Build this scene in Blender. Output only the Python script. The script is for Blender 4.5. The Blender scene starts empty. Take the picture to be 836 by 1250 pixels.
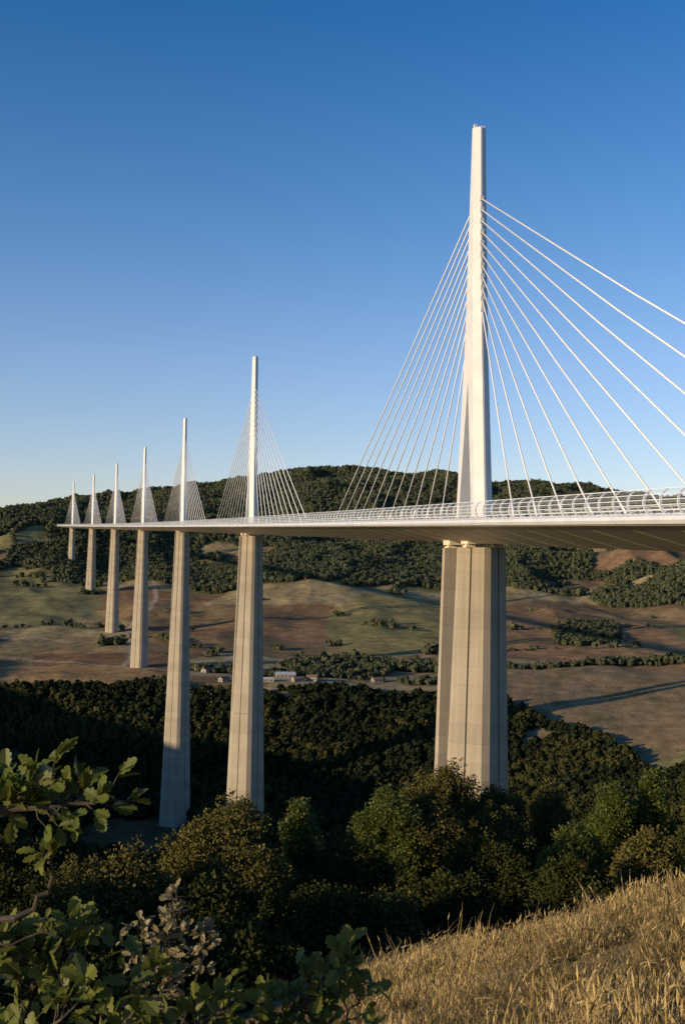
import bpy, math, random
import numpy as np
from mathutils import Vector, Matrix

random.seed(7)
RNG = np.random.default_rng(7)
scene = bpy.context.scene
COL = scene.collection

# ------------------------------------------------------------------ helpers
def link(o, parent=None):
    COL.objects.link(o)
    if parent is not None:
        o.parent = parent
    return o

def empty(name, parent=None):
    o = bpy.data.objects.new(name, None)
    o.empty_display_size = 0.5
    return link(o, parent)

class MB:
    def __init__(self):
        self.v = []; self.f = []
    def loft(self, rings, closed=True, caps=True):
        n = len(rings[0]); b = len(self.v)
        for r in rings:
            self.v.extend([tuple(p) for p in r])
        m = n if closed else n - 1
        for i in range(len(rings) - 1):
            for j in range(m):
                k = (j + 1) % n
                self.f.append((b+i*n+j, b+i*n+k, b+(i+1)*n+k, b+(i+1)*n+j))
        if caps and closed:
            self.f.append(tuple(b + j for j in range(n))[::-1])
            e = b + (len(rings)-1)*n
            self.f.append(tuple(e + j for j in range(n)))
    def tube(self, pts, rad, sides=6):
        pts = [Vector(p) for p in pts]
        rings = []
        for i, p in enumerate(pts):
            if i == 0: t = pts[1]-pts[0]
            elif i == len(pts)-1: t = pts[-1]-pts[-2]
            else: t = pts[i+1]-pts[i-1]
            if t.length < 1e-9: t = Vector((0,0,1))
            t.normalize()
            up = Vector((0,0,1)) if abs(t.z) < 0.9 else Vector((1,0,0))
            a = t.cross(up).normalized(); c = a.cross(t)
            r = rad[i] if hasattr(rad, '__len__') else rad
            rings.append([p + (a*math.cos(2*math.pi*k/sides) + c*math.sin(2*math.pi*k/sides))*r for k in range(sides)])
        self.loft(rings)
    def obj(self, name, mat, parent=None, smooth=False):
        me = bpy.data.meshes.new(name)
        me.from_pydata(self.v, [], self.f)
        me.materials.append(mat)
        if smooth:
            me.polygons.foreach_set("use_smooth", [True]*len(me.polygons))
        me.update()
        o = bpy.data.objects.new(name, me)
        return link(o, parent)

def fix_normals(o):
    import bmesh
    bm = bmesh.new(); bm.from_mesh(o.data)
    bmesh.ops.recalc_face_normals(bm, faces=bm.faces)
    bm.to_mesh(o.data); bm.free()

def _hash(ix, iy, seed):
    h = (ix.astype(np.int64)*374761393 + iy.astype(np.int64)*668265263 + seed*974634777) & 0xffffffff
    h = ((h ^ (h >> 13)) * 1274126177) & 0xffffffff
    h = h ^ (h >> 16)
    return (h & 0xffffff) / float(0xffffff)

def vnoise(x, y, seed=0):
    x = np.asarray(x, float); y = np.asarray(y, float)
    ix = np.floor(x); iy = np.floor(y)
    fx = x-ix; fy = y-iy
    fx = fx*fx*fx*(fx*(fx*6-15)+10); fy = fy*fy*fy*(fy*(fy*6-15)+10)
    a = _hash(ix, iy, seed); b = _hash(ix+1, iy, seed)
    c = _hash(ix, iy+1, seed); d = _hash(ix+1, iy+1, seed)
    return (a*(1-fx)+b*fx)*(1-fy) + (c*(1-fx)+d*fx)*fy

def fbm(x, y, seed=0, oct=4):
    s = 0; a = 0.5; t = 0
    for i in range(oct):
        s = s + a*vnoise(x*2**i + 17.3*i, y*2**i - 9.1*i, seed+i*7); t += a; a *= 0.5
    return s/t*2-1

def sstep(a, b, x):
    t = np.clip((np.asarray(x, float)-a)/(b-a), 0, 1)
    return t*t*(3-2*t)

# ------------------------------------------------------------------ materials
def new_mat(name):
    m = bpy.data.materials.new(name); m.use_nodes = True
    nt = m.node_tree
    return m, nt, nt.nodes["Principled BSDF"], nt.nodes["Material Output"]

def N(nt, typ, **kw):
    n = nt.nodes.new(typ)
    for k, v in kw.items():
        setattr(n, k, v)
    return n

def noisy_mat(name, c1, c2, scale=1.0, rough=0.8, bump=0.0, coord='Object', spec=0.3, detail=4, bscale=None):
    m, nt, bs, out = new_mat(name)
    tc = N(nt, 'ShaderNodeTexCoord')
    no = N(nt, 'ShaderNodeTexNoise'); no.inputs['Scale'].default_value = scale; no.inputs['Detail'].default_value = detail
    nt.links.new(tc.outputs[coord], no.inputs['Vector'])
    cr = N(nt, 'ShaderNodeValToRGB')
    cr.color_ramp.elements[0].position = 0.35; cr.color_ramp.elements[1].position = 0.68
    cr.color_ramp.elements[0].color = (*c1, 1); cr.color_ramp.elements[1].color = (*c2, 1)
    nt.links.new(no.outputs['Fac'], cr.inputs['Fac'])
    nt.links.new(cr.outputs['Color'], bs.inputs['Base Color'])
    bs.inputs['Roughness'].default_value = rough
    bs.inputs['Specular IOR Level'].default_value = spec
    if bump:
        n2 = N(nt, 'ShaderNodeTexNoise'); n2.inputs['Scale'].default_value = bscale or scale*6; n2.inputs['Detail'].default_value = 4
        nt.links.new(tc.outputs[coord], n2.inputs['Vector'])
        bp = N(nt, 'ShaderNodeBump'); bp.inputs['Strength'].default_value = bump
        nt.links.new(n2.outputs['Fac'], bp.inputs['Height'])
        nt.links.new(bp.outputs['Normal'], bs.inputs['Normal'])
    return m

def leaf_mat(name, c1, c2, trans=0.3):
    m, nt, bs, out = new_mat(name)
    oi = N(nt, 'ShaderNodeObjectInfo')
    geo = N(nt, 'ShaderNodeNewGeometry')
    cr = N(nt, 'ShaderNodeValToRGB')
    cr.color_ramp.elements[0].color = (*c1, 1); cr.color_ramp.elements[1].color = (*c2, 1)
    ad = N(nt, 'ShaderNodeMath', operation='ADD')
    m1 = N(nt, 'ShaderNodeMath', operation='MULTIPLY'); m1.inputs[1].default_value = 0.45
    m2 = N(nt, 'ShaderNodeMath', operation='MULTIPLY'); m2.inputs[1].default_value = 0.55
    nt.links.new(oi.outputs['Random'], m1.inputs[0])
    nt.links.new(geo.outputs['Random Per Island'], m2.inputs[0])
    nt.links.new(m1.outputs[0], ad.inputs[0]); nt.links.new(m2.outputs[0], ad.inputs[1])
    nt.links.new(ad.outputs[0], cr.inputs['Fac'])
    if trans <= 0:
        nt.nodes.remove(bs)
        df = N(nt, 'ShaderNodeBsdfDiffuse'); nt.links.new(cr.outputs['Color'], df.inputs['Color'])
        nt.links.new(df.outputs[0], out.inputs['Surface'])
        return m
    nt.links.new(cr.outputs['Color'], bs.inputs['Base Color'])
    bs.inputs['Roughness'].default_value = 0.5
    bs.inputs['Specular IOR Level'].default_value = 0.25
    tr = N(nt, 'ShaderNodeBsdfTranslucent')
    nt.links.new(cr.outputs['Color'], tr.inputs['Color'])
    mx = N(nt, 'ShaderNodeMixShader'); mx.inputs[0].default_value = trans
    nt.links.new(bs.outputs[0], mx.inputs[1]); nt.links.new(tr.outputs[0], mx.inputs[2])
    nt.links.new(mx.outputs[0], out.inputs['Surface'])
    return m

def concrete_mat():
    m, nt, bs, out = new_mat("pier_concrete")
    tc = N(nt, 'ShaderNodeTexCoord')
    sp = N(nt, 'ShaderNodeSeparateXYZ'); nt.links.new(tc.outputs['Object'], sp.inputs[0])
    md = N(nt, 'ShaderNodeMath', operation='MODULO'); md.inputs[1].default_value = 4.0
    add = N(nt, 'ShaderNodeMath', operation='ADD'); add.inputs[1].default_value = 400.0
    nt.links.new(sp.outputs['Z'], add.inputs[0]); nt.links.new(add.outputs[0], md.inputs[0])
    lt = N(nt, 'ShaderNodeMath', operation='LESS_THAN'); lt.inputs[1].default_value = 0.16
    nt.links.new(md.outputs[0], lt.inputs[0])
    dv = N(nt, 'ShaderNodeMath', operation='DIVIDE'); dv.inputs[1].default_value = 4.0
    fl = N(nt, 'ShaderNodeMath', operation='FLOOR')
    nt.links.new(add.outputs[0], dv.inputs[0]); nt.links.new(dv.outputs[0], fl.inputs[0])
    wn = N(nt, 'ShaderNodeTexWhiteNoise', noise_dimensions='1D'); nt.links.new(fl.outputs[0], wn.inputs['W'])
    mp = N(nt, 'ShaderNodeMapping'); mp.inputs['Scale'].default_value = (1.3, 1.3, 0.05)
    nt.links.new(tc.outputs['Object'], mp.inputs[0])
    no = N(nt, 'ShaderNodeTexNoise'); no.inputs['Scale'].default_value = 1.0; no.inputs['Detail'].default_value = 6
    nt.links.new(mp.outputs[0], no.inputs['Vector'])
    no2 = N(nt, 'ShaderNodeTexNoise'); no2.inputs['Scale'].default_value = 0.12; no2.inputs['Detail'].default_value = 4
    nt.links.new(tc.outputs['Object'], no2.inputs['Vector'])
    cr = N(nt, 'ShaderNodeValToRGB')
    cr.color_ramp.elements[0].position = 0.25; cr.color_ramp.elements[1].position = 0.8
    cr.color_ramp.elements[0].color = (0.26, 0.215, 0.15, 1); cr.color_ramp.elements[1].color = (0.47, 0.395, 0.285, 1)
    mixf = N(nt, 'ShaderNodeMath', operation='MULTIPLY_ADD'); mixf.inputs[1].default_value = 0.17
    nt.links.new(wn.outputs['Value'], mixf.inputs[0])
    av = N(nt, 'ShaderNodeMath', operation='MULTIPLY_ADD'); av.inputs[1].default_value = 0.6
    nt.links.new(no.outputs['Fac'], av.inputs[0])
    h = N(nt, 'ShaderNodeMath', operation='MULTIPLY'); h.inputs[1].default_value = 0.33
    nt.links.new(no2.outputs['Fac'], h.inputs[0]); nt.links.new(h.outputs[0], av.inputs[2])
    nt.links.new(av.outputs[0], mixf.inputs[2])
    nt.links.new(mixf.outputs[0], cr.inputs['Fac'])
    mx = N(nt, 'ShaderNodeMix', data_type='RGBA')
    mm = N(nt, 'ShaderNodeMath', operation='MULTIPLY'); mm.inputs[1].default_value = 0.3
    nt.links.new(lt.outputs[0], mm.inputs[0]); nt.links.new(mm.outputs[0], mx.inputs[0])
    nt.links.new(cr.outputs['Color'], mx.inputs[6]); mx.inputs[7].default_value = (0.2, 0.17, 0.13, 1)
    nt.links.new(mx.outputs[2], bs.inputs['Base Color'])
    bs.inputs['Roughness'].default_value = 0.85
    return m

M_CONC = concrete_mat()
M_WHITE = noisy_mat("pylon_white_paint", (0.55, 0.55, 0.53), (0.63, 0.63, 0.61), 0.25, 0.45)
M_CABLE = noisy_mat("cable_sheath_white", (0.72, 0.72, 0.70), (0.78, 0.78, 0.76), 0.5, 0.4)
M_DECK = noisy_mat("deck_steel_paint", (0.66, 0.56, 0.40), (0.76, 0.67, 0.51), 0.15, 0.5)
M_CORN = noisy_mat("cornice_white_paint", (0.56, 0.57, 0.57), (0.64, 0.65, 0.65), 0.3, 0.4)
M_RAIL = noisy_mat("windscreen_frame_paint", (0.60, 0.62, 0.64), (0.70, 0.71, 0.72), 0.5, 0.35)
M_ASPH = noisy_mat("asphalt", (0.04, 0.04, 0.042), (0.06, 0.06, 0.06), 3, 0.9)
M_LINE = noisy_mat("road_paint", (0.7, 0.7, 0.68), (0.8, 0.8, 0.78), 2, 0.6)
M_DARK = noisy_mat("bearing_steel", (0.10, 0.10, 0.10), (0.16, 0.15, 0.14), 1, 0.6)
M_BARK = noisy_mat("bark", (0.035, 0.026, 0.018), (0.09, 0.07, 0.05), 9, 0.9, 0.6)
def acrylic():
    m, nt, bs, out = new_mat("windscreen_acrylic")
    bs.inputs['Base Color'].default_value = (0.45, 0.48, 0.5, 1); bs.inputs['Roughness'].default_value = 0.15
    no = N(nt, 'ShaderNodeTexNoise'); no.inputs['Scale'].default_value = 0.4
    mr = N(nt, 'ShaderNodeMapRange'); mr.inputs['To Min'].default_value = 0.15; mr.inputs['To Max'].default_value = 0.35
    nt.links.new(no.outputs['Fac'], mr.inputs['Value'])
    tr = N(nt, 'ShaderNodeBsdfTransparent'); mx = N(nt, 'ShaderNodeMixShader')
    nt.links.new(mr.outputs[0], mx.inputs[0]); nt.links.new(tr.outputs[0], mx.inputs[1]); nt.links.new(bs.outputs[0], mx.inputs[2])
    nt.links.new(mx.outputs[0], out.inputs['Surface'])
    return m
M_ACR = acrylic()

# ------------------------------------------------------------------ terrain
TC = np.array([-.35, -.2, -.05, .1, .25, .4])
ROWS = np.array([
 [60,   -26,-26,-26,-25,-22,-18],
 [110,  -46,-46,-46,-45,-38,-30],
 [250,  -90,-90,-90,-88,-72,-55],
 [450,  -170,-170,-170,-160,-130,-100],
 [600,  -215,-215,-212,-205,-175,-140],
 [800,  -222,-222,-218,-205,-174,-140],
 [916,  -207,-209,-200,-190,-163,-135],
 [1030, -165,-165,-162,-155,-144,-125],
 [1130, -126,-126,-125,-126,-127,-115],
 [1250, -113,-117,-115,-114,-110,-100],
 [1400, -108,-108,-104,-104,-99,-90],
 [1580, -98,-98,-92,-86,-86,-75],
 [1750, -80,-82,-75,-68,-71,-60],
 [1904, -52,-60,-52,-48,-53,-40],
 [2100, -20,-30,-10,-8,-18,-5],
 [2240, 8,-14,15,20,10,18],
 [2450, 72,64,58,62,48,50],
 [2800, 88,98,128,138,108,100],
 [3200, 92,148,222,218,180,165],
 [3600, 98,196,285,275,236,208],
 [4200, 95,170,270,262,225,195],
 [6000, 105,130,190,180,165,150],
 [12000,60,80,90,90,80,80],
], float)
RY = ROWS[:, 0]; RZ = ROWS[:, 1:]

def interp_rows(Y):
    Yc = np.clip(Y, RY[0], RY[-1])
    i = np.clip(np.searchsorted(RY, Yc, side='right')-1, 0, len(RY)-2)
    h = RY[i+1]-RY[i]; s = (Yc-RY[i])/h
    tang = np.gradient(RZ, RY, axis=0)
    s2 = s[:, None]; hh = h[:, None]
    h00 = 2*s2**3-3*s2**2+1; h10 = s2**3-2*s2**2+s2; h01 = -2*s2**3+3*s2**2; h11 = s2**3-s2**2
    return h00*RZ[i] + h10*hh*tang[i] + h01*RZ[i+1] + h11*hh*tang[i+1]

def seg_dist(X, Y, pts):
    d = np.full(X.shape, 1e9)
    for (x0, y0), (x1, y1) in zip(pts[:-1], pts[1:]):
        dx, dy = x1-x0, y1-y0
        s = np.clip(((X-x0)*dx+(Y-y0)*dy)/(dx*dx+dy*dy), 0, 1)
        d = np.minimum(d, np.hypot(X-x0-s*dx, Y-y0-s*dy))
    return d

def height(X, Y):
    X = np.atleast_1d(np.asarray(X, float)); Y = np.atleast_1d(np.asarray(Y, float))
    R = np.hypot(X, Y)
    Yf = np.where(Y > 0.25*R, Y, 0.25*R*np.exp((Y-0.25*R)/(0.6*R+1e-6)))
    rows = interp_rows(Yf)
    T = np.clip(X/np.maximum(Yf, 1e-3), -.35, .4)
    k = np.clip(np.searchsorted(TC, T, side='right')-1, 0, len(TC)-2)
    f = (T-TC[k])/(TC[k+1]-TC[k]); f = f*f*(3-2*f)*0.6+f*0.4
    ar = np.arange(len(X))
    zf = rows[ar, k]*(1-f)+rows[ar, k+1]*f
    amp = np.interp(R, [0, 150, 800, 1100, 1250, 1700, 2300, 3200, 6000, 20000], [0, 3, 9, 5, 12, 24, 32, 28, 40, 60])
    zf = zf + amp*fbm(X/330.0, Y/330.0, 3, 5)
    amp2 = np.interp(R, [0, 1000, 1300, 2000, 2500, 3300, 4000], [0, 0, 4.0, 9.0, 30, 26, 14])
    zf = zf + amp2*(1-2*np.abs(fbm(X/210.0+3, Y/420.0, 31, 3)))
    sd = seg_dist(X, Y, [(-260, -300), (-520, 60), (-700, 380), (-860, 700), (-900, 1000)])  # unseen ridge out to the left, added to shade the valley bottom
    ws = np.exp(-(sd/190.0)**2)
    zf = zf*(1-ws) + (4+14*fbm(X/160, Y/160, 44, 4))*ws
    Xn = np.clip(X, -26, 26)
    zn = -1.7 + 0.345*Xn + np.where(Y > 0, -0.272*Y, -0.08*Y)
    crest = (Y - (24.2 - 0.95*np.clip(X, -30, 14)))*0.72
    zn = zn - 0.30*np.log1p(np.exp(np.clip(crest/2.0, -30, 30)))*2.0
    zn = zn + 0.20*fbm(X/3.0, Y/3.0, 11, 4)*sstep(3, 10, R)
    w = sstep(34, 100, R)
    back = sstep(0.1, -0.5, Y/np.maximum(R, 1e-3))
    zf = zf*(1-back) + (6 + 25*sstep(60, 600, R) + 6*fbm(X/120, Y/120, 5, 3))*back
    return zn*(1-w)+zf*w

def forest_mask(X, Y):
    T = X/np.maximum(Y, 1)
    n = fbm(X/120.0, Y/120.0, 21, 4); n2 = fbm(X/45.0, Y/45.0, 22, 3)
    Yn = Y + 110*n
    edge = 1975 + 130*sstep(-.1, -.2, T) - 120*sstep(.2, .3, T)
    far = sstep(-15, 15, Yn-edge)
    clear = ((fbm(X/230.0, Y/170.0, 40, 4) > 0.24) & (Y < 2650) & (Y > 1950)) | ((T < -.225) & (T > -.31) & (np.abs(Y-2900) < 160+90*n2)) | ((fbm(X/200.0, Y/300.0, 43, 3) > 0.48) & (Y > 2600))
    far = far*(1-clear*1.0)
    lo = 1128 + 14*n2 + 10*n - sstep(.12, .2, T)*75 - sstep(.2, .3, T)*150
    band = sstep(6, -6, Y-lo)
    band = band*(1-sstep(1.0, .8, ((T+.17)/.06)**2+((Y-885)/34)**2+1.6*n2+.8*n))
    band = band*(1-((fbm(X/60.0, Y/45.0, 88, 3) > .56) & (Y > 500))*1.0)
    hedge = np.zeros_like(X)
    hedge = np.maximum(hedge, sstep(12, 4, np.abs(Y - (1290+30*n+60*T)) - 6)*(T > .03))
    hedge = np.maximum(hedge, sstep(10, 0, np.abs(Y - (1195+20*n)) - 14*(0.5+n2))*(T > -.09)*(T < .13))
    c = ((T-.0)/.05)**2 + ((Y-1290)/70)**2
    hedge = np.maximum(hedge, sstep(1.2, .8, c+0.5*n2))
    c = ((T-.215)/.03)**2 + ((Y-1560)/95)**2
    hedge = np.maximum(hedge, sstep(1.2, .8, c+0.7*n2))
    c = ((T+.10)/.035)**2 + ((Y-1245)/22)**2
    hedge = np.maximum(hedge, sstep(1.2, .8, c+0.6*n2))
    hedge = np.maximum(hedge, ((fbm(X/70.0, Y/60.0, 51, 3) > .60) & (Y > 1400))*1.0)
    hedge = np.maximum(hedge, (np.abs(fbm(X/260.0, Y/170.0, 61, 2)) < .016)*(n2 > -.05)*(Y > 1320)*1.0)
    return np.clip(np.maximum(np.maximum(far, band), hedge), 0, 1)

def field_color(X, Y):
    T = X/np.maximum(Y, 1)
    wx = X + 60*fbm(X/200, Y/200, 71, 3); wy = Y + 60*fbm(X/200, Y/200, 72, 3)
    cx = np.floor(wx/190 + 0.35*np.floor(wy/150)); cy = np.floor(wy/150)
    r = _hash(cx, cy, 5); r2 = _hash(cx, cy, 9)
    pal = np.array([[.27,.195,.10],[.23,.16,.085],[.31,.235,.12],[.19,.172,.075],[.235,.145,.08],[.33,.26,.14]])
    idx = np.minimum((r*6).astype(int), 5)
    c = pal[idx]*(0.85+0.3*r2)[:, None]
    def blend(mask, col):
        nonlocal c
        c = c*(1-mask[:, None]) + np.array(col)*mask[:, None]
    n = fbm(X/80, Y/80, 77, 4)
    blend(sstep(1.15, .95, ((T+.275)/.065)**2+((Y-1900)/260)**2+.25*n), (.215,.190,.092))
    blend(sstep(1.1, .95, ((T-.04)/.052)**2+((Y-1650)/270)**2+.2*n), (.235,.200,.088))
    blend(sstep(1.1, .95, ((T-.24)/.12)**2+((Y-1110)/175)**2+.15*n), (.25,.18,.10))
    blend(sstep(1.1, .95, ((T-.165)/.035)**2+((Y-1700)/190)**2+.2*n), (.26,.16,.088))
    blend(sstep(1.1, .95, ((T+.25)/.09)**2+((Y-1190)/70)**2+.3*n), (.33,.21,.10))
    blend(sstep(1.1, .9, ((T+.26)/.05)**2+((Y-2850)/180)**2+.2*n), (.33,.20,.12))
    blend(sstep(1.25, .9, ((T+.17)/.08)**2+((Y-890)/50)**2+.6*n), (.12,.065,.03))
    blend(sstep(1120, 1060, Y)*(T < .12), (.09,.070,.035))
    s = sstep(.05, .5, fbm(X/35, Y/35, 81, 5))
    blend(s*.5, (.125,.108,.048))
    ph = r*6.28; u = (wx*np.cos(ph)+wy*np.sin(ph))
    c = c*(1+.07*np.sin(u/3.5+3*n))[:, None]
    return c

def road_mask(X, Y):
    m = np.zeros_like(X)
    for (t0, y0, t1, y1, w, wob) in [(-.31,1330,-.12,1215,3.2,18),(-.12,1215,-.03,1165,3.2,8),(-.03,1165,.03,1180,3,6),
                              (-.19,1250,-.165,2000,3.0,35),(-.30,1520,-.17,1480,3,16),(-.11,1240,-.08,1600,2.2,20)]:
        x0 = t0*y0; x1 = t1*y1
        dx = x1-x0; dy = y1-y0; L = math.hypot(dx, dy)
        s = ((X-x0)*dx+(Y-y0)*dy)/L**2
        dd = np.abs(((X-x0)*dy-(Y-y0)*dx)/L + wob*np.sin(s*7+t0*40)*s*(1-s)*2)
        m = np.maximum(m, sstep(w+2.0, w*.5, dd)*(s > 0)*(s < 1))
    return m

def build_terrain():
    fine = np.arange(-21, 21.01, 0.085)
    ang = np.concatenate([np.arange(-180, -21, 2.0), fine, np.arange(22.5, 179.5, 2.0)])
    ang = np.unique(np.round(ang, 4)); ang = np.radians(ang)
    r = [0.6]
    while r[-1] < 26000:
        q = r[-1]
        k = .05 if q < 6 else (.02 if q < 60 else (.02 if q < 650 else (.0075 if q < 4300 else .04)))
        r.append(q*(1+k))
    r = np.array(r)
    A, Rr = np.meshgrid(ang, r)
    X = (Rr*np.sin(A)).ravel(); Y = (Rr*np.cos(A)).ravel()
    Z = height(X, Y)
    na, nr = len(ang), len(r)
    V = np.stack([X, Y, Z], 1)
    V = np.vstack([V, [[0, 0, float(height(0, 0)[0])]]])
    i, j = np.meshgrid(np.arange(nr-1), np.arange(na), indexing='ij')
    jn = (j+1) % na
    F = np.stack([i*na+j, i*na+jn, (i+1)*na+jn, (i+1)*na+j], -1).reshape(-1, 4)
    F = F[:, ::-1]
    c = len(V)-1
    tri = np.stack([np.arange(na), (np.arange(na)+1) % na, np.full(na, c)], 1)
    me = bpy.data.meshes.new("terrain")
    nl = F.size+tri.size
    me.vertices.add(len(V)); me.vertices.foreach_set("co", V.ravel())
    me.loops.add(nl); me.loops.foreach_set("vertex_index", np.concatenate([F.ravel(), tri.ravel()]).astype(np.int32))
    npoly = len(F)+len(tri)
    me.polygons.add(npoly)
    ls = np.concatenate([np.arange(len(F))*4, len(F)*4+np.arange(len(tri))*3]).astype(np.int32)
    me.polygons.foreach_set("loop_start", ls)
    me.polygons.foreach_set("use_smooth", np.ones(npoly, bool))
    me.update(calc_edges=True); me.validate()
    Xv, Yv = V[:, 0], V[:, 1]
    colr = field_color(Xv, Yv)
    rm = road_mask(Xv, Yv)
    colr = colr*(1-rm[:, None]) + np.array([.38,.30,.21])*rm[:, None]
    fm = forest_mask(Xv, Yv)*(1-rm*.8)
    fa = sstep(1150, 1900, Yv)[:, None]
    fcol = np.array([.022,.026,.012])*(1-fa)+np.array([.074,.082,.043])*fa  # far forest ground paled to go with the haze-tinted foliage
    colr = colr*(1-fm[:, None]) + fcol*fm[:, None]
    near = sstep(70, 34, np.hypot(Xv, Yv))
    g = fbm(Xv/1.2, Yv/1.2, 140, 3)[:, None]
    colr = colr*(1-near[:, None]) + (np.array([.24,.165,.08])*(1+.6*g))*near[:, None]
    at = me.attributes.new("ground_col", 'FLOAT_COLOR', 'POINT')
    at.data.foreach_set("color", np.hstack([colr, np.ones((len(V), 1))]).ravel())
    m, nt, bs, out = new_mat("ground_earth")
    an = N(nt, 'ShaderNodeAttribute', attribute_name="ground_col")
    tc = N(nt, 'ShaderNodeTexCoord')
    n1 = N(nt, 'ShaderNodeTexNoise'); n1.inputs['Scale'].default_value = 0.06; n1.inputs['Detail'].default_value = 7; n1.inputs['Roughness'].default_value = .68
    nt.links.new(tc.outputs['Object'], n1.inputs['Vector'])
    mr = N(nt, 'ShaderNodeMapRange'); mr.inputs['From Min'].default_value = .3; mr.inputs['From Max'].default_value = .7
    mr.inputs['To Min'].default_value = .58; mr.inputs['To Max'].default_value = 1.36
    nt.links.new(n1.outputs['Fac'], mr.inputs['Value'])
    mx = N(nt, 'ShaderNodeMix', data_type='RGBA', blend_type='MULTIPLY'); mx.inputs[0].default_value = 1
    nt.links.new(an.outputs['Color'], mx.inputs[6]); nt.links.new(mr.outputs[0], mx.inputs[7])
    nt.links.new(mx.outputs[2], bs.inputs['Base Color'])
    bs.inputs['Roughness'].default_value = 1; bs.inputs['Specular IOR Level'].default_value = 0.0
    n2 = N(nt, 'ShaderNodeTexNoise'); n2.inputs['Scale'].default_value = 0.25; n2.inputs['Detail'].default_value = 5
    nt.links.new(tc.outputs['Object'], n2.inputs['Vector'])
    bp = N(nt, 'ShaderNodeBump'); bp.inputs['Strength'].default_value = .5; bp.inputs['Distance'].default_value = 1.5
    nt.links.new(n2.outputs['Fac'], bp.inputs['Height']); nt.links.new(bp.outputs['Normal'], bs.inputs['Normal'])
    me.materials.append(m)
    o = bpy.data.objects.new("terrain", me)
    link(o)
    return o
build_terrain()

# ------------------------------------------------------------------ instancing
def scatter(name, pts, scl, rot, sources, parent=None, idx=None):
    pts = np.asarray(pts, float); n = len(pts)
    me = bpy.data.meshes.new(name)
    me.vertices.add(n); me.vertices.foreach_set("co", pts.ravel())
    a = me.attributes.new("sc", 'FLOAT_VECTOR', 'POINT'); a.data.foreach_set("vector", np.asarray(scl, float).ravel())
    a = me.attributes.new("rt", 'FLOAT_VECTOR', 'POINT'); a.data.foreach_set("vector", np.asarray(rot, float).ravel())
    if idx is None: idx = RNG.integers(0, len(sources), n)
    a = me.attributes.new("ix", 'INT', 'POINT'); a.data.foreach_set("value", np.asarray(idx, np.int32))
    o = bpy.data.objects.new(name, me); link(o, parent)
    g = bpy.data.node_groups.new(name+"_instancer", 'GeometryNodeTree')
    g.interface.new_socket("Geometry", in_out='INPUT', socket_type='NodeSocketGeometry')
    g.interface.new_socket("Geometry", in_out='OUTPUT', socket_type='NodeSocketGeometry')
    gi = g.nodes.new('NodeGroupInput'); go = g.nodes.new('NodeGroupOutput')
    iop = g.nodes.new('GeometryNodeInstanceOnPoints')
    jn = g.nodes.new('GeometryNodeJoinGeometry')
    for s in reversed(sources):
        ob = g.nodes.new('GeometryNodeObjectInfo'); ob.inputs['Object'].default_value = s
        ob.inputs['As Instance'].default_value = True
        g.links.new(ob.outputs['Geometry'], jn.inputs[0])
    def attr(nm, dt):
        na = g.nodes.new('GeometryNodeInputNamedAttribute'); na.data_type = dt; na.inputs['Name'].default_value = nm
        return [s for s in na.outputs if s.enabled and s.name == 'Attribute'][0]
    g.links.new(gi.outputs[0], iop.inputs['Points'])
    g.links.new(jn.outputs[0], iop.inputs['Instance'])
    iop.inputs['Pick Instance'].default_value = True
    g.links.new(attr("ix", 'INT'), iop.inputs['Instance Index'])
    e2r = g.nodes.new('FunctionNodeEulerToRotation')
    g.links.new(attr("rt", 'FLOAT_VECTOR'), e2r.inputs[0])
    g.links.new(e2r.outputs[0], iop.inputs['Rotation'])
    g.links.new(attr("sc", 'FLOAT_VECTOR'), iop.inputs['Scale'])
    g.links.new(iop.outputs[0], go.inputs[0])
    md = o.modifiers.new("instancer", 'NODES'); md.node_group = g
    return o

def src_obj(name, V, F, mat, smooth=False):
    me = bpy.data.meshes.new(name); me.from_pydata([tuple(v) for v in V], [], F); me.materials.append(mat)
    if smooth: me.polygons.foreach_set("use_smooth", [True]*len(me.polygons))
    me.update()
    return bpy.data.objects.new(name, me)

M_FOR = leaf_mat("hazy_hill_foliage", (.048, .058, .032), (.110, .118, .064), 0)  # distance haze mixed into the colour: paler, slightly bluish
M_FORV = leaf_mat("valley_shaded_foliage", (.014, .020, .010), (.036, .042, .019), 0)  # valley trees kept darker: the slope's cast shade is put into the colour
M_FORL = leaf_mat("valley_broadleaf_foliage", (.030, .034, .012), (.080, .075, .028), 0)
def forest_src(seed, mat, nf=100):
    rg = np.random.default_rng(seed)
    V = []; F = []
    for k in range(nf):
        d = rg.normal(size=3); d /= np.linalg.norm(d); d[2] = abs(d[2])*1.1 - .25
        rr = .5*(.75+.3*rg.random())
        lump = 1+.22*math.sin(3*d[0]*2+seed)+.2*math.cos(4*d[1]+2*seed)
        p = d*rr*lump; p[2] = p[2]*.95+.55
        a = rg.normal(size=3); a -= a.dot(d)*d*.6; a /= np.linalg.norm(a); b = np.cross(a, d+rg.normal(size=3)*.4); b /= np.linalg.norm(b)
        s = .11+.11*rg.random()
        i = len(V)
        V += [p+a*s, p+b*s, p-a*s, p-b*s]; F.append((i, i+1, i+2, i+3))
    i = len(V)
    for lz, r0 in ((.1, .22), (.4, .38), (.75, .3), (.95, .08)):
        for q in range(6):
            w = 2*math.pi*q/6
            V.append(np.array([r0*math.cos(w), r0*math.sin(w), lz]))
    for l in range(3):
        for q in range(6):
            F.append((i+l*6+q, i+l*6+(q+1) % 6, i+(l+1)*6+(q+1) % 6, i+(l+1)*6+q))
    i = len(V)
    for lz, r0 in ((-.3, .04), (.3, .025)):
        for q in range(4):
            w = 2*math.pi*q/4
            V.append(np.array([r0*math.cos(w), r0*math.sin(w), lz]))
    for q in range(4): F.append((i+q, i+(q+1) % 4, i+4+(q+1) % 4, i+4+q))
    return src_obj("forest_tree_form", V, F, mat)

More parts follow.
